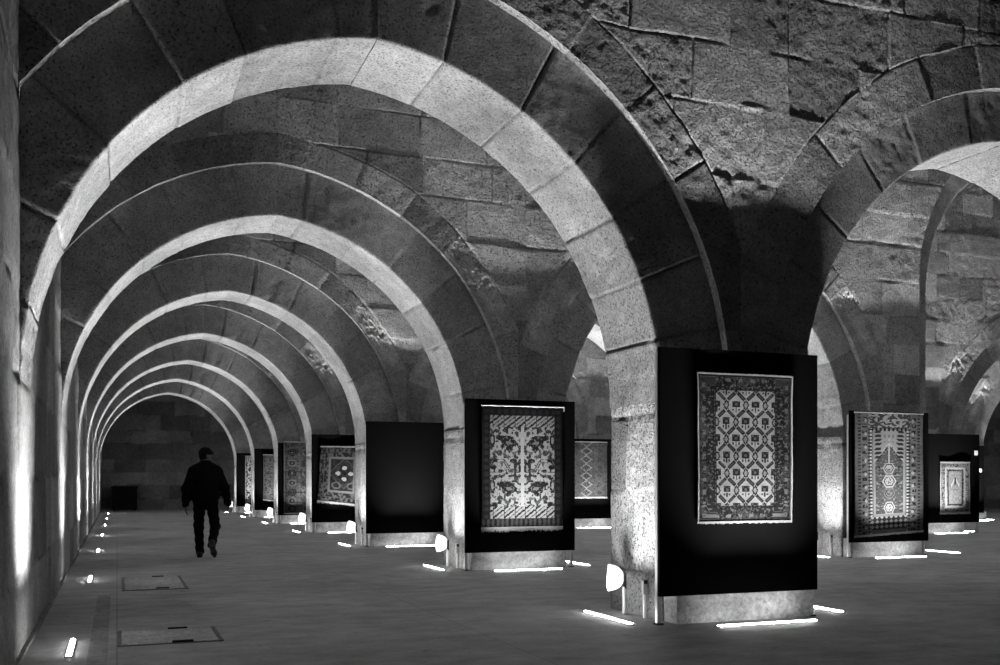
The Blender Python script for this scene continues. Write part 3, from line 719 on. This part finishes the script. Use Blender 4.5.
def carpet(name_label, pat, x0, x1, z0, z1, y, top=True, bottom=True, skew=(0, 0, 0, 0), fringe=.03, wave=.006, lab_extra=None, rod=False):
    """pat rows run bottom to top; skew = x shift of bottom-left, bottom-right, z shift of bottom-left, bottom-right"""
    pat = .6 * (pat / .6) ** 1.4; H, W = pat.shape; t = thing('hanging_carpet', name_label, 'carpet', ((x0 + x1) / 2, y, z0), 0, None)
    cx = (x0 + x1) / 2
    u, v = np.meshgrid(np.linspace(0, 1, W + 1), np.linspace(0, 1, H + 1))
    bl = np.array([x0 + skew[0] - cx, skew[2]]); br = np.array([x1 + skew[1] - cx, skew[3]]); tl = np.array([x0 - cx, z1 - z0]); trr = np.array([x1 - cx, z1 - z0])
    def at(u, v):
        q = (bl * ((1 - u) * (1 - v))[..., None] + br * (u * (1 - v))[..., None] + tl * ((1 - u) * v)[..., None] + trr * (u * v)[..., None])
        ed = .004 * (x1 - x0) * (2 * u - 1) * 2 * fbm(v * 6, u * 0 + 2.0, int(x0 * 10), 3)
        dep = -.011 - wave * (1 + np.sin(u * 7 + v * 3) + .6 * np.sin(v * 9 - u * 2))
        return np.stack([q[..., 0] + ed, dep, q[..., 1]], -1)
    P = at(u, v); Bk = P.copy(); Bk[..., 1] += .008; n = (H + 1) * (W + 1)
    idx = np.arange(n).reshape(H + 1, W + 1)
    q = np.stack([idx[:-1, :-1], idx[:-1, 1:], idx[1:, 1:], idx[1:, :-1]], -1).reshape(-1, 4)
    qb = q[:, ::-1] + n
    def rim(a): a = np.array(a); return np.stack([a[1:], a[:-1], a[:-1] + n, a[1:] + n], -1)
    loop = list(idx[0, :]) + list(idx[1:, -1]) + list(idx[-1, -2::-1]) + list(idx[-2::-1, 0])
    Q = np.concatenate([q, qb, rim(loop)])
    me = bpy.data.meshes.new('pile'); V = np.concatenate([P.reshape(-1, 3), Bk.reshape(-1, 3)])
    me.vertices.add(len(V)); me.vertices.foreach_set('co', V.astype(np.float32).ravel()); me.loops.add(Q.size); me.loops.foreach_set('vertex_index', Q.astype(np.int32).ravel())
    me.polygons.add(len(Q)); me.polygons.foreach_set('loop_start', np.arange(0, Q.size, 4, dtype=np.int32)); me.update(calc_edges=True)
    val = np.concatenate([pat.ravel(), np.full(len(Q) - pat.size, .15)]).astype(np.float32)
    a = me.attributes.new('knot', 'FLOAT', 'FACE'); a.data.foreach_set('value', val); me.update()
    link('pile', me, t, M_KNOT)
    r_ = random.Random(int(x0 * 100))
    for on, vv, sgn in ((top, 1.0, 1), (bottom, 0.0, -1)):
        if not on: continue
        f = MB(); m = max(20, int((x1 - x0) / .012))
        uu = np.linspace(0, 1, m); base = at(uu, np.full(m, vv))
        for i in range(m):
            p = base[i]; L = fringe * r_.uniform(.6, 1.15) if sgn < 0 else fringe * r_.uniform(.35, .6)
            w = (x1 - x0) / m * .42; dx = r_.uniform(-.006, .006)
            f.box(p[0] - w, p[0] + w, p[1] - .004, p[1] + .006, p[2] - (L if sgn < 0 else .006), p[2] + (.006 if sgn < 0 else L))
        f.build('fringe', M_FRINGE, t)
    for uu, on in ((0.0, True), (1.0, True)):
        if name_label.startswith('lattice'):
            s = MB(); vv = np.linspace(0, 1, 40); e = at(np.full(40, uu), vv); s.tube([tuple(p + np.array((0, -.002, 0))) for p in e], .0065, 6); s.build('selvedge', M_FRINGE, t)
    if rod:
        e = at(np.array([0.0, 1.0]), np.array([1.0, 1.0])); s = MB(); s.tube([(e[0][0] - .01, -.03, e[0][2] + .012), (e[1][0] + .02, -.03, e[1][2] + .012)], .011, 10)
        s.tube([(e[1][0] + .02, -.03, e[1][2] + .012), (e[1][0] + .02, -.028, e[1][2] - .05)], .009, 8); s.build('hanging_rod', M_FRINGE, t)
    return t

TH = math.atan(.383); CH = 1.2; HZ = 482.0
def on_plane(u, v, y):
    ph = TH + math.atan((u - 500) / 1000.0); x = y * math.tan(ph); Z = x * math.sin(TH) + y * math.cos(TH)
    return x, CH + (HZ - v) / 1000.0 * Z
def on_floor(u, v):
    Z = 1000.0 * CH / (v - HZ); X = (u - 500) / 1000.0 * Z
    return X * math.cos(TH) + Z * math.sin(TH), -X * math.sin(TH) + Z * math.cos(TH)
def place(key, lab, pat, ul, vt, ur, vb, **kw):
    """measured once from the photograph, stored as metres on the board's plane"""
    y = BOARD_Y[key]; x0, zt = on_plane(ul, vt, y); x1, _ = on_plane(ur, vt, y); _, zb = on_plane((ul + ur) / 2, vb, y)
    return carpet(lab, pat, x0, x1, zb, zt, y - .001, **kw)
place((1, 1), 'lattice carpet with dark rosettes in pale diamonds, on the nearest board', lattice(110, 172), 696, 373, 791, 521.5, fringe=.016, skew=(.008, -.012, .0, 0.0))
place((2, 1), 'pale carpet with dark mirrored animal-like motifs and dark border on the second board', motifs(104, 150), 481, 406, 562, 527, fringe=.06, rod=True, top=False)
place((4, 1), 'dark tilted carpet with white four-petal cross in the middle', cross(64, 74), 320.5, 447, 365, 504, fringe=.05, skew=(-.08, -.05, .09, -.03))
place((5, 1), 'long dark rug patterned with roundels, covering the fifth board', roundels(58, 150), 283.5, 442, 311, 513, fringe=.03)
place((6, 1), 'grey rug with light edge on the sixth aisle board', speckle(50, 110, .10, .26, .5, 8), 263, 455, 281, 501, fringe=.04, skew=(.0, 0, .06, -.02))
place((7, 1), 'speckled black and white rug on the farthest aisle board', speckle(40, 110, .04, .62, .55, 21), 245, 456, 256, 502, fringe=.02)
place((2, 2), 'tall prayer rug with pointed niche and column of medallions', prayer(100, 176), 853.5, 412.5, 922.5, 533, fringe=.03, skew=(.005, .0, -.035, .03))
place((4, 2), 'grey worn rug with a column of diamond outlines on a distant board', diamonds(66, 110), 571, 442, 607, 497, fringe=.04)
place((3, 3), 'small pale rug low on the board at the far right', small_pale(56, 92), 939.5, 462.5, 969.5, 512.5, fringe=.04)
# white cards pinned to the far right boards
def card(lab, key, u, v, s):
    x, z = on_plane(u, v, BOARD_Y[key]); t = MB(); t.box(-s / 2, s / 2, -.006, 0, -s / 2, s / 2, .002); o = t.build('label_card', M_CARD); o.location = (x, BOARD_Y[key] - .001, z)
    tag(o, lab, 'card', 'white cards on boards at the far right')
card('white square card on the board, upper right of the small pale rug', (3, 3), 976, 453, .11)
card('white card lower down at the far right edge of the boards', (4, 4), 980.5, 470.5, .10)

# ================================================================== FLOOR COVERS
def floor_cover(lab, pts, slots):
    P = [on_floor(*p) for p in pts]; xa = min(P[0][0], P[3][0]); xb = (P[1][0] + P[2][0]) / 2; ya = (P[2][1] + P[3][1]) / 2; yb = (P[0][1] + P[1][1]) / 2
    t = thing('floor_cover', lab, 'floor hatch', ((xa + xb) / 2, (ya + yb) / 2, 0), 0, 'rectangular covers set in the floor')
    w, d = (xb - xa) / 2, (yb - ya) / 2
    f = MB()
    for b in ((-w, w, -d, -d + .03), (-w, w, d - .03, d), (-w, -w + .03, -d, d), (w - .03, w, -d, d)): f.box(*b, -.01, .006)
    f.build('frame', M_FRAME, t)
    p = MB(); p.box(-w + .035, w - .035, -d + .035, d - .035, -.02, .010, .003); o = p.build('plate', M_PLATE, t); tone_const(o, 2.0)
    for s in (-1, 1):
        h = MB(); h.box(w * .02, w * .42, s * d * .90 - .02, s * d * .90 + .02, .0, .020, .004); h.build('lifting_slot', M_SLOT, t)
    return t
floor_cover('rectangular floor cover nearer the camera, beside the left light bars', [(117, 632), (213, 627), (225, 640), (118, 648)], 2)
floor_cover('rectangular floor cover farther down the aisle, second from the camera', [(122, 578), (180, 576), (189, 589), (122, 591)], 2)
# dark chest against the end wall
x, y = on_floor(121, 511); t = thing('storage_chest', 'dark chest standing against the far end wall left of the person', 'chest', (.30, HALL_END - .55, 0))
MB().box(-.5, .5, -.4, .4, .06, .95, .015).build('body', M_CRATE, t); MB().box(-.53, .53, -.43, .43, .95, 1.02, .012).build('lid', M_CRATE, t)
for s in (-1, 1): MB().box(s * .4 - .05, s * .4 + .05, -.38, .38, 0, .06, .008).build('runner', M_CRATE, t)

# ================================================================== THE PERSON (distance field, one continuous surface per piece)
def surface_nets(f, lo, hi, h):
    ax = [np.arange(lo[i], hi[i] + h, h) for i in range(3)]
    G = np.meshgrid(*ax, indexing='ij'); F = f(np.stack(G, -1)); nx, ny, nz = F.shape
    inside = F < 0
    acc = np.zeros((nx - 1, ny - 1, nz - 1, 3)); cnt = np.zeros((nx - 1, ny - 1, nz - 1))
    quads = []
    sl = lambda a, d, o: tuple(slice(o, None) if (k == d and o) else (slice(None, -1) if k == d else slice(None)) for k in range(3))
    crosses = []
    for d in range(3):
        A = F[sl(F, d, 0)]; Bv = F[sl(F, d, 1)]; c = (A < 0) != (Bv < 0); I = np.argwhere(c); a = A[c]; b = Bv[c]; tt = a / (a - b)
        pos = I.astype(float); pos[:, d] += tt; o1, o2 = [k for k in range(3) if k != d]
        for s1 in (0, -1):
            for s2 in (0, -1):
                J = I.copy(); J[:, o1] += s1; J[:, o2] += s2
                ok = (J >= 0).all(1) & (J[:, 0] < nx - 1) & (J[:, 1] < ny - 1) & (J[:, 2] < nz - 1)
                np.add.at(acc, tuple(J[ok].T), pos[ok]); np.add.at(cnt, tuple(J[ok].T), 1)
        crosses.append((d, I, a < 0, o1, o2))
    act = cnt > 0; vid = np.full(cnt.shape, -1); vid[act] = np.arange(act.sum()); V = acc[act] / cnt[act][:, None] * h + np.array(lo)
    Q = []
    for d, I, neg, o1, o2 in crosses:
        ok = (I[:, o1] > 0) & (I[:, o2] > 0) & (I[:, o1] < cnt.shape[o1]) & (I[:, o2] < cnt.shape[o2]) ; I = I[ok]; neg = neg[ok]
        def g(s1, s2): J = I.copy(); J[:, o1] += s1; J[:, o2] += s2; return vid[tuple(J.T)]
        q = np.stack([g(-1, -1), g(0, -1), g(0, 0), g(-1, 0)], -1)
        fl = neg if d != 1 else ~neg
        q[~fl] = q[~fl][:, ::-1]; Q.append(q)
    return V, np.concatenate(Q)
def cap(p, a, b, ra, rb):
    a = np.array(a, float); b = np.array(b, float); ab = b - a; t = np.clip(((p - a) @ ab) / (ab @ ab), 0, 1)
    return np.linalg.norm(p - (a + t[..., None] * ab), axis=-1) - (ra + (rb - ra) * t)
def ell(p, c, r, rz=0.0):
    q = p - np.array(c, float)
    if rz: cs, sn = math.cos(rz), math.sin(rz); q = np.stack([q[..., 0] * cs + q[..., 1] * sn, -q[..., 0] * sn + q[..., 1] * cs, q[..., 2]], -1)
    r = np.array(r, float); k = np.linalg.norm(q / r, axis=-1); return (k - 1) * r.min()
def smin(a, b, k): h = np.clip(.5 + .5 * (b - a) / k, 0, 1); return b + (a - b) * h - k * h * (1 - h)
def U(k, *a):
    o = a[0]
    for b in a[1:]: o = smin(o, b, k)
    return o
def sdf_obj(name, f, lo, hi, h, mat, parent):
    V, Q = surface_nets(f, lo, hi, h); me = bpy.data.meshes.new(name); me.from_pydata(V.tolist(), [], Q.tolist()); me.polygons.foreach_set('use_smooth', [True] * len(Q)); me.update()
    return link(name, me, parent, mat)
mx_, my_ = on_floor(206, 558)
per = thing('person', 'person in dark jacket and cap walking away down the aisle, head turned right', 'person', (mx_, my_ + .12, 0), -TH * .3)
# joints: x right, y forward (away from the camera), z up; left foot planted ahead, right foot trailing with the heel up
hipL, kneeL, ankL = (-.09, .02, .90), (-.105, .10, .49), (-.085, .06, .085)
hipR, kneeR, ankR = (.09, .0, .90), (.15, .07, .49), (.105, -.24, .215)
shL, elL, wrL = (-.185, .0, 1.355), (-.285, -.05, 1.09), (-.300, .02, .85)
shR, elR, wrR = (.185, .0, 1.355), (.300, -.03, 1.10), (.345, .08, .86)
HY = -math.radians(62)                     # the head turns to the right
hc = np.array((.0, .03, 1.615)); fd = np.array((math.sin(-HY), math.cos(-HY), 0)); sd = np.array((fd[1], -fd[0], 0))
def hand(p, w, s):
    w = np.array(w, float); q = w + np.array((0, .01, -.055)); o = ell(p, q, (.018, .038, .052))
    for i, (dy, L) in enumerate(((.028, .070), (.010, .080), (-.009, .074), (-.026, .058))):
        a = q + np.array((0, dy, -.04)); m = a + np.array((-s * .006, .004, -L * .5)); e = m + np.array((-s * .020, .002, -L * .42))
        o = smin(o, np.minimum(cap(p, a, m, .0095, .0088), cap(p, m, e, .0088, .0072)), .006)
    a = q + np.array((0, .032, .012)); m = a + np.array((-s * .010, .026, -.030)); e = m + np.array((-s * .012, .004, -.030))
    return smin(o, np.minimum(cap(p, a, m, .012, .0105), cap(p, m, e, .0105, .0085)), .008)
def body(p):
    o = U(.02, ell(p, hc + (0, 0, .015), (.077, .097, .112), HY), ell(p, hc + fd * .035 + (0, 0, -.055), (.052, .056, .062), HY))
    o = U(.012, o, cap(p, hc + fd * .092 + (0, 0, .012), hc + fd * .117 + (0, 0, -.022), .010, .015), ell(p, hc + fd * .083 + (0, 0, -.062), (.024, .014, .009), HY), ell(p, hc + fd * .075 + (0, 0, -.098), (.022, .02, .018), HY))
    o = U(.010, o, ell(p, hc + fd * .085 + (0, 0, .03), (.05, .014, .010), HY))
    for s in (-1, 1):
        o = U(.006, o, ell(p, hc + sd * s * .080 - fd * .008 + (0, 0, -.005), (.010, .020, .033), HY))
        o = np.maximum(o, -ell(p, hc + fd * .098 + sd * s * .032 + (0, 0, .012), (.014, .010, .008), HY))
    o = U(.03, o, cap(p, hc + (0, -.02, -.09), (0, -.01, 1.40), .056, .062))
    t = U(.06, cap(p, (-.15, 0, 1.37), (.15, 0, 1.37), .075, .075), ell(p, (0, 0, 1.22), (.165, .115, .22)), ell(p, (0, 0, .97), (.155, .115, .16)))
    o = U(.05, o, t)
    for a, b, c in ((shL, elL, wrL), (shR, elR, wrR)): o = U(.03, o, cap(p, a, b, .055, .043), cap(p, b, c, .042, .027))
    for a, b, c in ((hipL, kneeL, ankL), (hipR, kneeR, ankR)): o = U(.04, o, cap(p, a, b, .082, .055), cap(p, b, c, .054, .036))
    return smin(smin(o, hand(p, wrL, -1), .012), hand(p, wrR, 1), .012)
sdf_obj('body', body, (-.42, -.42, .06), (.44, .34, 1.80), .0066, M_SKIN, per)
def jacket(p):
    t = U(.07, cap(p, (-.12, -.01, 1.385), (.12, -.01, 1.385), .085, .085), ell(p, (0, -.005, 1.20), (.225, .155, .26)), ell(p, (0, .0, .98), (.215, .155, .22)))
    t = U(.03, t, cap(p, (0, -.02, 1.42), (0, -.005, 1.53), .085, .070))
    for a, b, c in ((shL, elL, wrL), (shR, elR, wrR)): t = U(.04, t, cap(p, a, b, .086, .075), cap(p, b, c, .072, .058))
    for s_ in (-1, 1): t = U(.05, t, cap(p, (s_ * .02, -.015, 1.47), (s_ * .17, -.01, 1.37), .075, .082))
    folds = .006 * np.sin(p[..., 2] * 38 + 6 * np.sin(p[..., 0] * 9)) * np.clip((1.3 - p[..., 2]) * 4, 0, 1)
    t = t + folds
    t = np.maximum(t, .765 + .02 * np.sin(p[..., 0] * 14) - p[..., 2]); return np.maximum(t, p[..., 2] - 1.545)
sdf_obj('jacket', jacket, (-.46, -.30, .70), (.48, .32, 1.58), .011, M_COAT, per)
def trousers(p):
    o = ell(p, (0, 0, .93), (.178, .135, .17))
    for a, b, c, in ((hipL, kneeL, ankL), (hipR, kneeR, ankR)): o = U(.035, o, cap(p, a, b, .100, .076), cap(p, b, c, .076, .066))
    return o + .005 * np.sin(p[..., 2] * 52 + p[..., 0] * 20)
def leg_end(p): return np.maximum(np.maximum(trousers(p), np.where(p[..., 0] < .02, .055 - p[..., 2], .165 - p[..., 2] + .35 * (p[..., 1] + .24))), p[..., 2] - 1.0)
sdf_obj('trousers', leg_end, (-.28, -.42, .02), (.30, .26, 1.02), .010, M_TROUSER, per)
def shoe(p, heel, toe, ball):
    heel, toe, ball = map(lambda q: np.array(q, float), (heel, toe, ball)); return U(.03, cap(p, heel, ball, .042, .046), cap(p, ball, toe, .044, .030), cap(p, heel, heel + np.array((0, .02, .06)), .042, .045))
for nm, he, ba, to, lo, hi in (('shoe', (-.085, .02, .042), (-.095, .16, .045), (-.10, .225, .032), (-.19, -.07, -.01), (.0, .30, .18)),
                              ('shoe', (.110, -.285, .195), (.135, -.205, .085), (.145, -.150, .036), (.02, -.40, -.01), (.26, -.04, .34))):
    s = sdf_obj(nm, lambda p: np.maximum(shoe(p, he, to, ba), -p[..., 2]), lo, hi, .007, M_SHOE, per)
    m = MB(); h, b, t_ = map(lambda q: np.array(q, float), (he, ba, to)); n = 14; ax_ = b - h; ax_ /= np.linalg.norm(ax_); wv = np.array((1.0, 0, 0)); nv = np.cross(wv, ax_)
    if nv[2] > 0: nv = -nv
    L = np.linalg.norm(b - h)
    def outline(off):
        r = []
        for k in range(n):
            a = 2 * PI * k / n; r.append(h + ax_ * (L * .5 + (L * .5 + .055) * math.cos(a)) + wv * (.040 * math.sin(a) * (1 + .15 * math.cos(a))) + nv * off)
        return r
    A = outline(.034); Bq = outline(.045); m.add(A + Bq, [tuple(range(n)), tuple(range(2 * n - 1, n - 1, -1))] + [(k, (k + 1) % n, n + (k + 1) % n, n + k) for k in range(n)])
    m.build('sole', M_SOLE, s)
def flat_cap(p):
    o = U(.02, np.maximum(ell(p, hc + (0, 0, .045), (.090, .112, .098), HY), hc[2] + .018 - p[..., 2]), ell(p, hc + fd * .092 + (0, 0, .045), (.068, .050, .012), HY))
    h_ = np.maximum(ell(p, hc - fd * .01 + (0, 0, .01), (.082, .095, .108), HY), (p - hc) @ fd - .005); h_ = np.maximum(h_, hc[2] - .075 - p[..., 2])
    return o
sdf_obj('cap', flat_cap, (-.16, -.14, 1.60), (.18, .20, 1.80), .007, M_HAIR, per)
def hair(p):
    h_ = np.maximum(ell(p, hc - fd * .008 + (0, 0, .01), (.081, .098, .108), HY), (p - hc) @ fd - .012); return np.maximum(h_, hc[2] - .07 - p[..., 2])
sdf_obj('hair', hair, (-.14, -.12, 1.50), (.14, .16, 1.76), .007, M_HAIR, per)

# ================================================================== WORLD, CAMERA, COLOUR MANAGEMENT
w = bpy.data.worlds.new('World'); SC.world = w; w.use_nodes = True
bg = w.node_tree.nodes['Background']; bg.inputs[0].default_value = (1, 1, 1, 1); bg.inputs[1].default_value = .006
cd = bpy.data.cameras.new('Camera'); co = bpy.data.objects.new('Camera', cd); COL.objects.link(co); SC.camera = co
cd.sensor_width = 36; cd.lens = 36.0; cd.shift_y = .1495; cd.clip_end = 300
co.location = (0, 0, CH); co.rotation_euler = (PI / 2, 0, -TH)
SC.view_settings.view_transform = 'Standard'; SC.view_settings.look = 'None'; SC.view_settings.gamma = 1; SC.view_settings.exposure = -0.08
SC.view_settings.use_curve_mapping = False
